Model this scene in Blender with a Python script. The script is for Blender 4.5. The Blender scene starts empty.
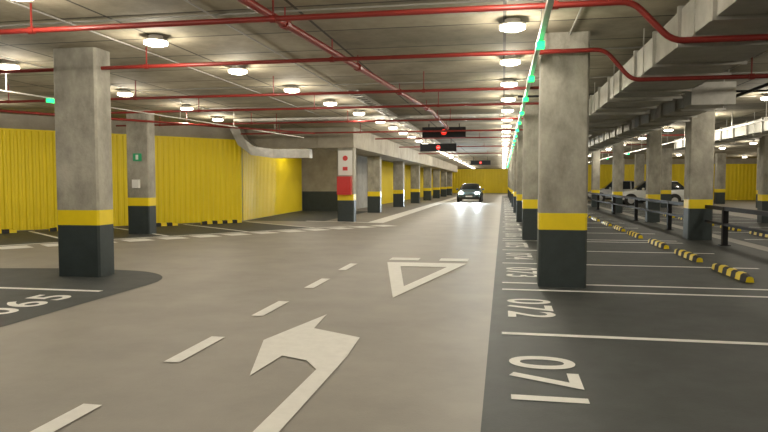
import bpy, bmesh, math, random
from mathutils import Vector, Matrix
random.seed(4)
S=bpy.context.scene
COL=S.collection
H=3.62
S.view_settings.view_transform='Standard'
S.view_settings.look='None'

# ---------------- materials ----------------
def mat(name,col,rough=.6,metal=0,noise=0,nscale=3,bump=0,bscale=40,emis=None,es=0,spec=.5,streak=None):
    m=bpy.data.materials.new(name);m.use_nodes=True
    nt=m.node_tree;b=nt.nodes["Principled BSDF"]
    b.inputs["Roughness"].default_value=rough;b.inputs["Metallic"].default_value=metal
    b.inputs["Specular IOR Level"].default_value=spec
    b.inputs["Base Color"].default_value=(*col,1)
    if noise or bump:
        tc=nt.nodes.new("ShaderNodeNewGeometry")
    if noise:
        mp=nt.nodes.new("ShaderNodeMapping");nt.links.new(tc.outputs["Position"],mp.inputs[0])
        if streak: mp.inputs["Scale"].default_value=streak
        n=nt.nodes.new("ShaderNodeTexNoise");n.inputs["Scale"].default_value=nscale;n.inputs["Detail"].default_value=6
        n.inputs["Roughness"].default_value=.65
        nt.links.new(mp.outputs[0],n.inputs["Vector"])
        r=nt.nodes.new("ShaderNodeValToRGB")
        r.color_ramp.elements[0].position=.3;r.color_ramp.elements[1].position=.7
        r.color_ramp.elements[0].color=(*[c*(1-noise) for c in col],1)
        r.color_ramp.elements[1].color=(*[min(1,c*(1+noise)) for c in col],1)
        nt.links.new(n.outputs["Fac"],r.inputs[0]);nt.links.new(r.outputs[0],b.inputs["Base Color"])
    if bump:
        n2=nt.nodes.new("ShaderNodeTexNoise");n2.inputs["Scale"].default_value=bscale;n2.inputs["Detail"].default_value=4
        nt.links.new(tc.outputs["Position"],n2.inputs["Vector"])
        bp=nt.nodes.new("ShaderNodeBump");bp.inputs["Strength"].default_value=bump;bp.inputs["Distance"].default_value=.02
        nt.links.new(n2.outputs["Fac"],bp.inputs["Height"]);nt.links.new(bp.outputs[0],b.inputs["Normal"])
    if emis:
        b.inputs["Emission Color"].default_value=(*emis,1);b.inputs["Emission Strength"].default_value=es
    return m
M={}
M['lane']=mat("lane_coating",(.285,.265,.23),.52,noise=.13,nscale=1.1,bump=.12,bscale=60,spec=.4)
M['asphalt']=mat("dark_parking_coating",(.052,.058,.056),.6,noise=.25,nscale=2.5,bump=.15,bscale=80,spec=.35)
M['white']=mat("white_road_paint",(.84,.83,.79),.6,noise=.05,nscale=9,spec=.3)
M['concrete']=mat("column_concrete",(.33,.315,.265),.8,noise=.38,nscale=2.6,bump=.35,bscale=25,streak=(1,1,.6))
M['cwall']=mat("wall_concrete",(.34,.31,.25),.8,noise=.22,nscale=1.5,bump=.2,bscale=20)
M['yellow']=mat("yellow_paint",(.84,.64,.006),.45,noise=.05,nscale=4)
M['ywall']=mat("yellow_cladding",(.84,.655,.008),.5,noise=.04,nscale=.8)
M['black']=mat("black_band_paint",(.026,.038,.040),.5,noise=.2,nscale=5)
M['red']=mat("red_pipe_paint",(.22,.02,.014),.4)
M['redbox']=mat("red_enamel",(.55,.02,.015),.35)
M['galv']=mat("galvanised_steel",(.46,.45,.41),.42,metal=.6,noise=.15,nscale=5)
M['dark']=mat("dark_metal",(.012,.012,.014),.6,metal=0,spec=.2)
M['grey']=mat("grey_conduit",(.3,.29,.26),.5)
M['rim']=mat("lamp_housing",(.55,.52,.46),.5)
M['glow']=mat("lamp_diffuser",(1,1,1),.5,emis=(1,.90,.72),es=9)
M['green']=mat("green_indicator",(.02,.6,.2),.4,emis=(.01,1,.22),es=2.2)
M['signg']=mat("exit_sign_green",(.01,.22,.09),.4,emis=(.01,.6,.2),es=.12)
M['signw']=mat("sign_white",(.75,.75,.72),.4)
M['signr']=mat("sign_red_led",(.7,.02,.02),.4,emis=(1,.03,.015),es=1.2)
M['carw']=mat("car_paint_white",(.70,.71,.70),.2);M['cars']=mat("car_paint_silver",(.45,.46,.47),.22,metal=.3)
M['card']=mat("car_paint_dark",(.13,.19,.22),.2,metal=.3)
M['glass']=mat("car_glass",(.02,.025,.03),.06)
M['tyre']=mat("tyre_rubber",(.02,.02,.02),.7);M['alloy']=mat("alloy_wheel",(.5,.5,.5),.3,metal=.8)
M['head']=mat("headlight",(1,1,1),.3,emis=(.75,.92,1),es=150)
M['lampoff']=mat("headlight_glass",(.6,.62,.62),.1);M['tail']=mat("tail_light",(.4,.01,.01),.2)
def ceilmat():
    m=bpy.data.materials.new("ceiling_concrete");m.use_nodes=True;nt=m.node_tree;b=nt.nodes["Principled BSDF"]
    L=nt.links.new;N=nt.nodes.new
    g=N("ShaderNodeNewGeometry")
    br=N("ShaderNodeTexBrick");br.inputs["Scale"].default_value=1
    br.inputs["Color1"].default_value=(.28,.25,.18,1);br.inputs["Color2"].default_value=(.44,.39,.285,1)
    br.inputs["Mortar"].default_value=(.08,.07,.05,1);br.inputs["Mortar Size"].default_value=.022
    br.inputs["Brick Width"].default_value=2.5;br.inputs["Row Height"].default_value=1.25;br.offset=.0
    L(g.outputs["Position"],br.inputs["Vector"])
    n=N("ShaderNodeTexNoise");n.inputs["Scale"].default_value=.9;n.inputs["Detail"].default_value=8;n.inputs["Roughness"].default_value=.7
    L(g.outputs["Position"],n.inputs["Vector"])
    r=N("ShaderNodeValToRGB");r.color_ramp.elements[0].position=.35;r.color_ramp.elements[0].color=(.56,.56,.54,1);r.color_ramp.elements[1].position=.62
    L(n.outputs["Fac"],r.inputs[0])
    mx=N("ShaderNodeMixRGB");mx.blend_type='MULTIPLY';mx.inputs[0].default_value=1
    L(br.outputs["Color"],mx.inputs[1]);L(r.outputs[0],mx.inputs[2]);L(mx.outputs[0],b.inputs["Base Color"])
    b.inputs["Roughness"].default_value=.85
    return m
M['ceil']=ceilmat()

# ---------------- helpers ----------------
def newobj(name,bm,mats,parent=None,smooth=False):
    me=bpy.data.meshes.new(name);bm.to_mesh(me);bm.free()
    for m in mats: me.materials.append(M[m])
    if smooth:
        for p in me.polygons:p.use_smooth=True
    o=bpy.data.objects.new(name,me);COL.objects.link(o)
    if parent:o.parent=parent
    return o
def empty(name,loc=(0,0,0),rz=0):
    o=bpy.data.objects.new(name,None);o.location=loc;o.rotation_euler=(0,0,rz);o.empty_display_size=.2;COL.objects.link(o);return o
def box(bm,x0,x1,y0,y1,z0,z1,mi=0,mtx=None):
    vs=[bm.verts.new(Vector(p) if mtx is None else mtx@Vector(p)) for p in
        [(x0,y0,z0),(x1,y0,z0),(x1,y1,z0),(x0,y1,z0),(x0,y0,z1),(x1,y0,z1),(x1,y1,z1),(x0,y1,z1)]]
    for f in [(0,3,2,1),(4,5,6,7),(0,1,5,4),(1,2,6,5),(2,3,7,6),(3,0,4,7)]:
        bm.faces.new([vs[i] for i in f]).material_index=mi
def poly(bm,pts,z,mi=0):
    f=bm.faces.new([bm.verts.new((x,y,z)) for x,y in pts]);f.material_index=mi
    f.normal_update()
    if f.normal.z<0:f.normal_flip()
def cyl(bm,c,r,d,axis='Z',seg=20,mi=0,r2=None):
    rot={'Z':Matrix(),'X':Matrix.Rotation(math.pi/2,4,'Y'),'Y':Matrix.Rotation(math.pi/2,4,'X')}[axis]
    res=bmesh.ops.create_cone(bm,cap_ends=True,segments=seg,radius1=r,radius2=r if r2 is None else r2,depth=d,matrix=Matrix.Translation(c)@rot)
    for v in res['verts']:
        for f in v.link_faces:f.material_index=mi
def pipe(name,pts,r,m,parent=None,fillet=0):
    c=bpy.data.curves.new(name,'CURVE');c.dimensions='3D';c.bevel_depth=r;c.bevel_resolution=3;c.use_fill_caps=True
    P=[Vector(p) for p in pts];Q=[P[0]]
    for i in range(1,len(P)-1):
        if fillet:
            a=(P[i-1]-P[i]);b=(P[i+1]-P[i]);k=min(fillet,a.length*.45,b.length*.45);a=P[i]+a.normalized()*k;b=P[i]+b.normalized()*k
            for t in [0,.25,.5,.75,1]: Q.append(a*(1-t)**2+P[i]*2*t*(1-t)+b*t*t)
        else:Q.append(P[i])
    Q.append(P[-1])
    s=c.splines.new('POLY');s.points.add(len(Q)-1)
    for i,q in enumerate(Q): s.points[i].co=(*q,1)
    c.materials.append(M[m])
    o=bpy.data.objects.new(name,c);COL.objects.link(o)
    if parent:o.parent=parent
    return o

# ---------------- floor ----------------
XL,XR,YB,YF=-26,26,-9,96
bm=bmesh.new();box(bm,XL,XR,YB,YF,-.3,0);newobj("floor",bm,['lane'])
bm=bmesh.new();box(bm,XL,XR,YB,YF,H,H+.3);newobj("ceiling",bm,['ceil'])

W0=Vector((-15.1,17.1));W1=Vector((-10.0,23.55));wd=(W1-W0).normalized();wn=Vector((wd.y,-wd.x))
Wst=W0-wd*13
def wp(s,o): p=Wst+wd*s+wn*o; return (p.x,p.y)
WL=(W1-Wst).length

bm=bmesh.new()
Z=.004
poly(bm,[(-.12,-8.9),(5.7,-8.9),(5.7,78),(-.12,78)],Z)
poly(bm,[(6.1,-8.9),(10.4,-8.9),(10.4,57),(6.1,57)],Z)
arc=[(-5.12,-8.9),(-5.12,8.6)]
for i in range(1,9):
    a=i/8*math.pi/2; arc.append((-5.12-1.3*(1-math.cos(a)),8.6+1.35*math.sin(a)))
arc+=[(-7.4,10.0),(-12,9.2),(-12,-8.9)]
poly(bm,arc,Z)
poly(bm,[wp(0,0.02),wp(WL-.1,0.02),wp(WL-.1,5.1),wp(0,5.1)],Z)
poly(bm,[(-10.4,24),(-6.9,24),(-6.9,33.2),(-10.6,33.2)],Z)
newobj("floor_parking_bays",bm,['asphalt'])

# markings
Z=.008
bm=bmesh.new()
poly(bm,[(-2.78,2.9),(-2.64,2.9),(-2.64,3.82),(-2.78,3.82)],Z)
for a in (4.86,6.76,8.71,10.62):
    poly(bm,[(-2.78,a),(-2.64,a),(-2.64,a+.9),(-2.78,a+.9)],Z)
newobj("floor_lane_dashes",bm,['white'])
bm=bmesh.new()
poly(bm,[(-1.31,2.4),(-1.47,2.4),(-1.46,4.88),(-1.62,5.12),(-1.87,5.22),(-1.92,4.62),(-2.23,5.72),(-1.96,6.98),(-1.90,6.28),(-1.35,5.98),(-1.31,5.3)],Z)
newobj("floor_turn_arrow",bm,['white'])
bm=bmesh.new()
O=[(-2.14,11.85),(-.65,11.9),(-1.40,8.15)];I=[(-1.80,11.3),(-.97,11.33),(-1.40,9.1)]
for i in range(3):
    j=(i+1)%3; poly(bm,[O[i],O[j],I[j],I[i]],Z)
poly(bm,[(-2.17,12.2),(-1.6,12.22),(-1.6,12.62),(-2.17,12.6)],Z)
poly(bm,[(-1.2,12.22),(-.65,12.24),(-.65,12.64),(-1.2,12.62)],Z)
newobj("floor_give_way_triangle",bm,['white'])
bm=bmesh.new()
ls=[3.75,6.42,9.1,9.72]
texts=[(4.95,"071"),(7.8,"072"),(2.4,"070")]
n=73
y0=9.72
for k in range(7):
    for q in range(3):
        texts.append((y0+1.2+q*2.4,"%03d"%n));n+=1
        ls.append(y0+2.4*(q+1))
    y0+=7.77;ls.append(y0)
for y in ls: poly(bm,[(0,y-.05),(4.4,y-.05),(4.4,y+.05),(0,y+.05)],Z)
for y in [8+i*2.59 for i in range(19)]:
    poly(bm,[(6.3,y-.05),(10.4,y-.05),(10.4,y+.05),(6.3,y+.05)],Z)
poly(bm,[(-8.9,7.86),(-5.45,7.86),(-5.45,7.97),(-8.9,7.97)],Z)
poly(bm,[(-8.9,5.2),(-5.45,5.2),(-5.45,5.31),(-8.9,5.31)],Z)
s=1.2
while s<WL:
    poly(bm,[wp(s-.06,.3),wp(s+.06,.3),wp(s+.06,5.0),wp(s-.06,5.0)],Z);s+=2.5
s=.5
while s<WL+3:
    poly(bm,[wp(s,5.25),wp(s+.66,5.25),wp(s+.66,6.0),wp(s,6.0)],Z)
    s+=.95
poly(bm,[wp(2,4.9),wp(WL+1.5,4.9),wp(WL+1.5,5.07),wp(2,5.07)],Z)
poly(bm,[(-5.05,23.5),(-4.4,23.5),(-4.4,70),(-5.05,70)],Z)
poly(bm,[(-7.6,24.0),(-5.05,23.5),(-5.05,23.8),(-7.6,24.3)],Z)
newobj("floor_bay_lines",bm,['white'])
def bay_no(t,x,y,rz,L=1.12,Wd=.5):
    c=bpy.data.curves.new("bay_number",'FONT');c.body=t;c.align_x='CENTER';c.align_y='CENTER';c.size=.7;c.space_character=1.12
    c.offset=.010
    o=bpy.data.objects.new("bay_number",c);COL.objects.link(o);bpy.context.view_layer.update()
    d=o.dimensions;o.scale=(L/d.x,Wd/d.y,1);o.location=(x,y,.009);o.rotation_euler=(0,0,rz);c.materials.append(M['white'])
for y,t in texts: bay_no(t,.30,y,-math.pi/2,1.16,.54)
bay_no("065",-5.78,6.9,math.pi/2,1.3,.55)

# ---------------- walls ----------------
bm=bmesh.new()
def wallseg(bm,a,b,t=.2,z0=0,z1=H,mi=0,out=None):
    a=Vector(a);b=Vector(b);d=(b-a).normalized();nn=Vector((-d.y,d.x))*t
    if out is not None: nn=nn if nn.dot(Vector(out))>0 else -nn
    P=[a,b,b+nn,a+nn]
    lo=[bm.verts.new((p.x,p.y,z0)) for p in P];hi=[bm.verts.new((p.x,p.y,z1)) for p in P]
    fs=[lo[::-1],hi]+[[lo[i],lo[(i+1)%4],hi[(i+1)%4],hi[i]] for i in range(4)]
    for f in fs: bm.faces.new(f).material_index=mi
A=(Wst.x,Wst.y)
wallseg(bm,A,(W1.x,W1.y),out=(-wn.x,-wn.y))
wallseg(bm,(W1.x,W1.y),(-10.7,33.3),out=(-1,0))
wallseg(bm,(-10.9,33.3),(-8.3,33.3),out=(0,1))
wallseg(bm,(-10.68,33.26),(-8.3,33.26),t=.03,z1=1.05,mi=1,out=(0,1))
wallseg(bm,(-8.3,33.3),(-8.3,95),out=(-1,0))
wallseg(bm,A,(-26,Wst.y-2),out=(-1,1))
bmesh.ops.recalc_face_normals(bm,faces=bm.faces)
newobj("wall_left",bm,['cwall','black'])
bm=bmesh.new();wallseg(bm,(-8.5,95),(26,95),out=(0,1));newobj("wall_back",bm,['cwall'])
bm=bmesh.new();wallseg(bm,(24,-9),(24,96),out=(1,0));newobj("wall_right",bm,['cwall'])
bm=bmesh.new();wallseg(bm,(-26,-9),(26,-9),out=(0,-1));newobj("wall_front",bm,['cwall'])
bm=bmesh.new();wallseg(bm,(-26,-9),(-26,10),out=(-1,0));newobj("wall_left_rear",bm,['cwall'])
bm=bmesh.new();wallseg(bm,(6.2,60),(24,60),out=(0,1));newobj("wall_back_right",bm,['cwall'])

def corrug(name,a,b,z0,z1,inward,per=.2,dep=.045):
    a=Vector(a);b=Vector(b);d=(b-a);L=d.length;d.normalize();nn=Vector(inward).normalized()
    bm=bmesh.new();pts=[];n=int(L/per)
    for i in range(n):
        s=i*per
        for ds,o in((0,.01),(per*.35,.01),(per*.5,dep),(per*.85,dep)):
            p=a+d*(s+ds)+nn*o;pts.append(p)
    pts.append(a+d*(n*per)+nn*.01)
    lo=[bm.verts.new((p.x,p.y,z0)) for p in pts];hi=[bm.verts.new((p.x,p.y,z1)) for p in pts]
    for i in range(len(pts)-1): bm.faces.new([lo[i],lo[i+1],hi[i+1],hi[i]])
    P=[a+nn*.0,b+nn*.0,b+nn*.06,a+nn*.06]
    l=[bm.verts.new((p.x,p.y,z1)) for p in P];h=[bm.verts.new((p.x,p.y,z1+.05)) for p in P]
    bm.faces.new(h);
    for i in range(4):bm.faces.new([l[i],l[(i+1)%4],h[(i+1)%4],h[i]])
    return newobj(name,bm,['ywall'])
e=wn*.01
corrug("corrugated_wall_cladding",Wst+e,W1+e,.03,3.12,wn,per=.2,dep=.04)
corrug("corrugated_wall_cladding",(W1.x+.01,W1.y),(-10.69,33.2),.03,2.95,(1,0),dep=.03)
corrug("corrugated_wall_cladding",(-8.29,43),(-8.29,94.9),.03,3.0,(1,0),per=.3)
corrug("corrugated_wall_cladding",(-8.2,94.98),(23.9,94.98),.03,3.5,(0,-1),per=.4)
corrug("corrugated_wall_cladding",(6.3,59.98),(23.9,59.98),.03,3.1,(0,-1),per=.3)
corrug("corrugated_wall_cladding",(23.98,-8),(23.98,59.8),.03,3.1,(-1,0),per=.3)

bm=bmesh.new();box(bm,-7.0,-5.6,23.8,80,2.85,H-.001);newobj("ceiling_beam",bm,['cwall'])
bm=bmesh.new();box(bm,-10.0,-7.0,23.9,24.7,2.85,H-.001);newobj("ceiling_beam",bm,['cwall'])

# ---------------- columns ----------------
def column(x0,x1,y0,y1,top=H,name="concrete_column"):
    bm=bmesh.new();c=.03
    ring=[(x0+c,y0),(x1-c,y0),(x1,y0+c),(x1,y1-c),(x1-c,y1),(x0+c,y1),(x0,y1-c),(x0,y0+c)]
    zs=[0.0,.83,1.07,1.95,2.85,top-.001];mi=[0,1,2,2,2]
    if top<=2.85: zs=zs[:4]+[top-.001]
    R=[[bm.verts.new((x,y,z)) for x,y in ring] for z in zs]
    for k in range(len(zs)-1):
        for i in range(8): bm.faces.new([R[k][i],R[k][(i+1)%8],R[k+1][(i+1)%8],R[k+1][i]]).material_index=mi[k]
    bm.faces.new(R[0][::-1]);bm.faces.new(R[-1]).material_index=2
    return newobj(name,bm,['black','yellow','concrete'])
for k in range(0,9): column(.51,1.18,9.43+7.77*k,9.43+7.77*k+.42)
column(-7.03,-6.28,9.1,9.52)
column(-10.85,-10.15,17.1,17.5)
for k in range(8):
    dx=.45 if k==0 else 0
    column(-6.75+dx,-6.1+dx,24.0+7.7*k,24.45+7.7*k,top=2.85)
for k in range(0,6):
    if k==0: column(4.8,5.4,18.0,18.5)
    else: column(5.42,5.88,18.0+7.8*k,18.42+7.8*k)
for k in range(-1,5): column(9.5,10.1,26.0+7.8*k,26.5+7.8*k)
for k in range(0,5): column(15,15.6,26.0+7.8*k,26.5+7.8*k)

# ---------------- pipes ----------------
def fittings(name,pts,r,parent,step=3.0):
    bm=bmesh.new()
    for a,b in zip(pts[:-1],pts[1:]):
        a=Vector(a);b=Vector(b);L=(b-a).length
        if L<1:continue
        q=(b-a).to_track_quat('Z','Y').to_matrix().to_4x4()
        s=step/2
        while s<L:
            p=a+(b-a)*s/L
            bmesh.ops.create_cone(bm,cap_ends=True,segments=12,radius1=r*1.35,radius2=r*1.35,depth=r*2.2,matrix=Matrix.Translation(p)@q)
            box(bm,p.x-.008,p.x+.008,p.y-.008,p.y+.008,p.z,H-.002)
            s+=step
    newobj(name,bm,['red'],parent)
def redpipe(pts,r=.032,fil=.12):
    e=empty("sprinkler_pipe");pipe("pipe_run",pts,r,'red',e,fil);fittings("couplings_and_hangers",pts,r,e)
redpipe([(-16,6.75,3.3),(1.25,6.8,3.3),(1.62,6.8,2.9),(12,6.8,2.9)])
redpipe([(-16,9.3,3.32),(1.35,9.25,3.32),(1.7,9.25,2.9),(12,9.25,2.9)],.03)
redpipe([(-15,12.2,3.25),(1.3,12.2,3.25)],.028)
for y in (15.0,18.4,22.3,27.5,34,42): redpipe([(-9.5 if y>20 else -12,y,3.3),(1.5,y,3.3)] if y<23 else [(-5.5,y,3.42),(8,y,3.42)],.028)
redpipe([(-2.8,-2,3.42),(-2.72,6.0,3.42),(-1.9,17.2,3.42),(-1.9,22.2,3.38)],.05)
redpipe([(-6.0,20,3.1),(-12.5,10.2,3.1),(-20,10,3.1)],.03)
for x in (-3.6,-5.6,-8.2,.9):
    pipe("electrical_conduit",[(x,-5,H-.03),(x,70 if x>-5 else 20,H-.03)],.012,'grey')
for y in (7.6,10.6,13.4,17,21,26): 
    pipe("electrical_conduit",[(-8.4,y,H-.02),(6,y,H-.02)],.012,'grey')
pipe("electrical_conduit",[(4.6,-3,3.25),(4.6,60,3.25)],.03,'dark')
pipe("electrical_conduit",[(.3,14.9,3.45),(11,14.9,3.45)],.025,'dark')
def ladder(x0,x1,y0,y1,z):
    bm=bmesh.new()
    if x1-x0<y1-y0:
        box(bm,x0,x0+.02,y0,y1,z,z+.07);box(bm,x1-.02,x1,y0,y1,z,z+.07)
        s=y0
        while s<y1: box(bm,x0,x1,s,s+.03,z,z+.02);s+=.35
        box(bm,x0+.04,x1-.08,y0,y1,z+.021,z+.05,1)
        s=y0+.5
        while s<y1:
            for x in (x0-.01,x1): box(bm,x,x+.012,s,s+.012,z-.02,H-.002)
            box(bm,x0-.02,x1+.02,s-.01,s+.02,z-.03,z);s+=2.4
    else:
        box(bm,x0,x1,y0,y0+.02,z,z+.07);box(bm,x0,x1,y1-.02,y1,z,z+.07)
        s=x0
        while s<x1: box(bm,s,s+.03,y0,y1,z,z+.02);s+=.35
        box(bm,x0,x1,y0+.04,y1-.08,z+.021,z+.05,1)
    newobj("ladder_cable_tray",bm,['galv','dark'])
ladder(-3.45,-3.2,14,46,3.5)
ladder(-8.6,-.15,19.6,19.85,3.5)
ladder(3.1,3.35,3,40,3.2)

# cable trunkings with green bay indicators
def trunk(a,b,z,inds,thin=.05,rods=2.5):
    e=empty("cable_trunking")
    a=Vector(a);b=Vector(b);L=(b-a).length;ang=math.atan2(b.y-a.y,b.x-a.x)
    mt=Matrix.Translation((a.x,a.y,0))@Matrix.Rotation(ang,4,'Z')
    bm=bmesh.new();box(bm,0,L,-thin/2,thin/2,z,z+thin,0,mt)
    s=1
    while s<L:
        box(bm,s-.006,s+.006,-.006,.006,z+thin,H-.002,0,mt);s+=rods
    newobj("tray",bm,['galv'],e)
    bm=bmesh.new()
    for s in inds:
        if s<L:
            box(bm,s-.09,s+.09,-.05,.05,z-.07,z-.002,0,mt)
    newobj("green_indicator_lights",bm,['green'],e)
    for s in inds[:8]:
        p=mt@Vector((s,0,z-.2));l=bpy.data.lights.new("indicator_glow",'POINT');l.energy=.8;l.color=(.1,1,.35);l.shadow_soft_size=.04
        o=bpy.data.objects.new("indicator_glow",l);o.location=p;COL.objects.link(o);o.parent=e
trunk((.43,-3),(.43,80),3.22,[11.2-.05+i*2.6 for i in range(25)],.06)
trunk((-9.4,4),(-7.0,22),3.1,[7.0],.025)
trunk((6.6,2),(6.6,59),3.1,[20.4+i*7 for i in range(5)],.04)

# ---------------- ducts ----------------
def duct(x0,x1,z0,z1,y0,y1,rib=1.2):
    bm=bmesh.new();box(bm,x0,x1,y0,y1,z0,z1)
    y=y0
    while y<=y1:
        box(bm,x0-.035,x1+.035,y-.025,y+.025,z0-.035,z1+.035);y+=rib
    y=y0+.6
    while y<y1:
        for x in (x0-.02,x1+.02): box(bm,x-.006,x+.006,y-.006,y+.006,z0-.04,H-.002)
        box(bm,x0-.05,x1+.05,y-.02,y+.02,z0-.075,z0-.04)
        y+=2.4
    return newobj("ventilation_duct",bm,['galv'])
duct(1.9,2.95,3.02,3.4,4,21)
duct(3.5,4.2,3.0,3.35,13,34)
duct(7.4,8.2,3.0,3.38,6,30)
bm=bmesh.new()
path=[(-10.0,23.0,3.6),(-9.75,23.1,3.05),(-9.35,23.25,2.72),(-8.6,23.4,2.62),(-7.2,23.5,2.62)]
prev=None
for i,p in enumerate(path):
    p=Vector(p);d=(Vector(path[min(i+1,4)])-Vector(path[max(i-1,0)])).normalized()
    side=Vector((0,1,0));up=d.cross(side).normalized()
    r=[bm.verts.new(p+side*a*.2+up*b*.17) for a,b in((-1,-1),(1,-1),(1,1),(-1,1))]
    if prev:
        for k in range(4): bm.faces.new([prev[k],prev[(k+1)%4],r[(k+1)%4],r[k]])
    else: bm.faces.new(r)
    prev=r
bm.faces.new(prev[::-1]);bmesh.ops.recalc_face_normals(bm,faces=bm.faces)
newobj("ventilation_duct",bm,['galv'])

# ---------------- lamps ----------------
bm=bmesh.new()
cyl(bm,(0,0,-.03),.10,.06,mi=0,seg=28)
cyl(bm,(0,0,-.07),.175,.02,mi=0,seg=32)
cyl(bm,(0,0,-.10),.165,.04,mi=1,seg=32)
cyl(bm,(0,0,-.13),.11,.02,mi=1,seg=32,r2=.165)
lm=bpy.data.meshes.new("ceiling_lamp");bm.to_mesh(lm);bm.free();lm.materials.append(M['rim']);lm.materials.append(M['glow'])
def lamp(x,y,P):
    o=bpy.data.objects.new("ceiling_lamp",lm);o.location=(x,y,H);COL.objects.link(o)
    l=bpy.data.lights.new("bulb",'POINT');l.energy=P;l.color=(1,.91,.755);l.shadow_soft_size=.12
    q=bpy.data.objects.new("bulb",l);q.location=(0,0,-.3);q.parent=o;COL.objects.link(q)
P=52
y=8.6-2.45*6
while y<90:
    lamp(.1,y,P if y<50 else P*2)
    lamp(min(-4.0,-4.95+.08*(y-8.6)),y,P if y<50 else P*2)
    y+=2.45 if y<50 else 4.9
for y in (-3,1.5,6,9.9,13.4,16.3): lamp(-8.5,y,P)
for x,y in ((-12.5,7),(-12.5,11.5),(-13.3,14.5),(-9,19.3),(-9.6,29),(-8.2,27)): lamp(x,y,P*1.2)  # last position: no known fitting, lamp added to brighten the recess behind the beam
y=-2
while y<58:
    for x in (6.2,12.5,18.5): lamp(x,y,P*1.3)
    y+=4.7

# ---------------- signs ----------------
def sign(x,y,w,z0,z1,red=True):
    e=empty("overhead_sign")
    bm=bmesh.new();box(bm,x-w/2,x+w/2,y,y+.12,z0,z1)
    for s in (-.35,.35): box(bm,x+s*w-.015,x+s*w+.015,y+.04,y+.07,z1,H-.002)
    newobj("sign_housing",bm,['dark'],e)
    bm=bmesh.new();r=(z1-z0)*.27
    cyl(bm,(x,y-.01,(z0+z1)/2),r,.015,axis='Y',mi=0,seg=24)
    box(bm,x-r*.7,x+r*.7,y-.03,y-.018,(z0+z1)/2-r*.18,(z0+z1)/2+r*.18,1)
    newobj("sign_symbols",bm,['signr','signw'],e)
sign(-2.1,23,1.55,3.13,3.5);sign(-3.0,30,1.7,2.98,3.34);sign(-1.8,52,1.6,2.95,3.3)
fx=.45
e=empty("fire_hose_cabinet")
bm=bmesh.new();box(bm,-6.7+fx,-6.15+fx,23.75,23.995,1.05,1.75);newobj("cabinet",bm,['redbox'],e)
bm=bmesh.new();box(bm,-6.6+fx,-6.25+fx,23.735,23.749,1.2,1.6);newobj("cabinet_door",bm,['redbox'],e)
e=empty("fire_sign");bm=bmesh.new();box(bm,-6.7+fx,-6.15+fx,23.97,23.998,1.8,2.75);newobj("plate",bm,['signw'],e)
bm=bmesh.new();cyl(bm,(-6.42+fx,23.96,2.45),.1,.012,axis='Y');box(bm,-6.52+fx,-6.33+fx,23.955,23.968,1.98,2.12);newobj("pictogram",bm,['redbox'],e)
bm=bmesh.new();box(bm,-10.62,-10.36,17.07,17.098,2.14,2.36);box(bm,-10.53,-10.45,17.06,17.069,2.18,2.32,1);newobj("exit_sign",bm,['signg','signw'])
bm=bmesh.new();box(bm,-10.62,-10.42,16.99,17.098,1.35,1.6);newobj("junction_box",bm,['signw'])

# ---------------- rail ----------------
for ya,yb,posts in ((9,17.9,(11.4,16.5)),(18.6,56,[21.7+5.2*i for i in range(7)])):
    bm=bmesh.new()
    for z,t in ((.84,.09),(.48,.06)): box(bm,5.17,5.27,ya,yb,z,z+t)
    for y in posts:
        box(bm,5.16,5.28,y-.06,y+.06,.004,.93);box(bm,5.11,5.33,y-.11,y+.11,.004,.02)
    newobj("metal_guard_rail",bm,['dark'])

# ---------------- wheel stops ----------------
def stop(x,y,rz=math.pi/2,L=1.6):
    bm=bmesh.new();n=8
    prof=[(-.08,0),(-.065,.09),(-.03,.115),(.03,.115),(.065,.09),(.08,0)]
    prev=None
    for i in range(n+1):
        s=-L/2+L*i/n
        rr=[]
        for a,b in prof:
            k=1 if 0<i<n else .75
            rr.append(bm.verts.new((s,a*k,b*k+.006)))
        if prev:
            for j in range(5): bm.faces.new([prev[j],rr[j],rr[j+1],prev[j+1]]).material_index=(i%2)
        else: bm.faces.new(rr)
        prev=rr
    bm.faces.new(prev[::-1]);bmesh.ops.recalc_face_normals(bm,faces=bm.faces)
    o=newobj("wheel_stop",bm,['yellow','tyre']);o.location=(x,y,.004);o.rotation_euler=(0,0,rz)
for y in (5.2,7.8): stop(3.65,y)
y0=9.72
for k in range(5):
    for q in range(3): stop(3.65,y0+1.45+2.5*q)
    y0+=7.77
for i in range(9): stop(7.2,9.3+2.59*i)
ang=math.atan2(wd.y,wd.x)
s=2.45
while s<WL-1: 
    p=wp(s,.75);stop(p[0],p[1],ang);s+=2.5

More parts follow.
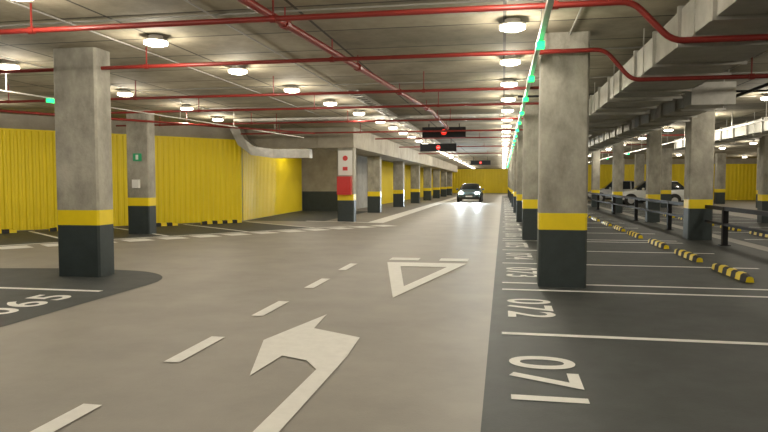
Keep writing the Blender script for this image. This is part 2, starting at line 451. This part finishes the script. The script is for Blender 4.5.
# ---------------- cars ----------------
def car(name,loc,rz,paint,lights_on=False,suv=True,Lc=4.5):
    e=empty(name,loc,rz)
    h=1.66 if suv else 1.45
    k=Lc/4.5;b=1.02 if suv else .92
    st=[(0,.42,.62,.63,.55,.45),(.08,.28,.72,.74,.78,.62),(.45,.22,b-.14,b-.11,.88,.66),(1.05,.22,b-.05,b-.01,.91,.68),
        (1.22,.22,b,b+.05,.915,.66),(1.85,.22,b,h-.05,.92,.60),(2.25,.22,b,h,.92,.61),(2.33,.22,b,h,.92,.61),(3.1,.22,b+.01,h-.01,.92,.61),(3.2,.22,b+.01,h-.015,.92,.61),
        (3.85,.22,b+.04,h-.06,.91,.58),(4.30,.25,b+.04,b+.12 if not suv else b+.2,.88,.62),(4.46,.35,b-.1,b-.07,.82,.62),(4.5,.45,.7,.72,.7,.55)]
    bm=bmesh.new();R=[]
    for x,zb,zt,zr,w,wr in st:
        zm=zb+(zt-zb)*.5
        half=[(0,zb),(w*.88,zb),(w*.98,zb+.12),(w,zm),(w*.985,zt-.06),(w*.95,zt),(wr+.04 if zr>zt+.1 else w*.8,zr-.03 if zr>zt+.1 else zr),(wr*.8,zr+.01),(0,zr+.025)]
        ring=half+[(-a,c) for a,c in half[-2:0:-1]]
        R.append([bm.verts.new((x*k,a,c)) for a,c in ring])
    n=len(R[0])
    for i in range(len(R)-1):
        for j in range(n):
            f=bm.faces.new([R[i][j],R[i][(j+1)%n],R[i+1][(j+1)%n],R[i+1][j]])
            jj=j if j<8 else n-1-j
            mi=0
            if jj==5 and 4<=i<=10 and i not in(6,8): mi=1
            if jj in(6,7) and i==4: mi=1
            if jj in(6,7) and i==10: mi=1
            if jj in (0,1): mi=2
            f.material_index=mi
    bm.faces.new(R[0]);bm.faces.new(R[-1])
    bmesh.ops.recalc_face_normals(bm,faces=bm.faces)
    newobj("body",bm,[paint,'glass','tyre'],e,True)
    for wn_,x in(("front",.85*k),("rear",3.6*k)):
        for sd,sy in(("l",1),("r",-1)):
            bm=bmesh.new()
            cyl(bm,(x,sy*.85,.37),.42,.16,'Y',28,0)
            cyl(bm,(x,sy*.86,.33),.33,.22,'Y',28,0)
            cyl(bm,(x,sy*.955,.33),.21,.04,'Y',20,1)
            for a in range(5):
                t=a*math.tau/5;mt=Matrix.Translation((x,sy*.985,.33))@Matrix.Rotation(t,4,'Y')
                box(bm,-.03,.03,-.008,.008,0,.2,1,mt)
            newobj("wheel_%s_%s"%(wn_,sd),bm,['tyre','alloy'],e)
    bm=bmesh.new()
    for sy in(1,-1): 
        mt=Matrix.Translation((.13*k,sy*.62,.70))@Matrix.Rotation(sy*-.35,4,'Z')
        bmesh.ops.create_uvsphere(bm,u_segments=14,v_segments=8,radius=1,matrix=mt@Matrix.Diagonal((.1,.2,.1,1)))
    newobj("headlights",bm,['head' if lights_on else 'lampoff'],e,True)
    bm=bmesh.new()
    box(bm,-.015,.05,-.4,.4,.48,.6);box(bm,.02,.1,-.6,.6,.3,.4)
    box(bm,-.03,-.016,-.26,.26,.42,.52,1)
    newobj("grille_and_plate",bm,['tyre','signw'],e)
    bm=bmesh.new()
    for sy in(1,-1): box(bm,4.38*k,4.47*k,sy*.72-.1,sy*.72+.1,.85,1.1)
    newobj("tail_lights",bm,['tail'],e)
    bm=bmesh.new()
    for sy in(1,-1):
        bmesh.ops.create_uvsphere(bm,u_segments=12,v_segments=8,radius=1,matrix=Matrix.Translation((1.6*k,sy*1.02,b+.08))@Matrix.Diagonal((.09,.11,.08,1)))
    newobj("mirrors",bm,[paint],e,True)
    if lights_on:
        for sy in(1,-1):
            l=bpy.data.lights.new("headlight_beam",'SPOT');l.energy=1400;l.color=(.8,.93,1);l.spot_size=1.3;l.spot_blend=.8;l.shadow_soft_size=.08
            o=bpy.data.objects.new("headlight_beam",l);o.parent=e;o.location=(-.1,sy*.62,.68);o.rotation_euler=(math.radians(86),0,math.pi/2);COL.objects.link(o)
    return e
car("car",(-2.6,50,0),math.pi/2,'card',True,False)
car("suv_car",(7.6,46.2,0),0,'carw')
car("suv_car",(6.5,52.6,0),0,'cars')

# ---------------- camera ----------------
yaw=math.atan(119/640);pitch=math.atan(33/640)
cd=bpy.data.cameras.new("camera");cam=bpy.data.objects.new("camera",cd);COL.objects.link(cam)
cam.location=(0,0,1.5);cam.rotation_euler=(math.pi/2-pitch,0,yaw);cd.lens=30;cd.sensor_width=36;cd.clip_end=300
S.camera=cam
w=bpy.data.worlds.new("world");S.world=w;w.use_nodes=True
w.node_tree.nodes["Background"].inputs[0].default_value=(.3,.28,.22,1);w.node_tree.nodes["Background"].inputs[1].default_value=.1
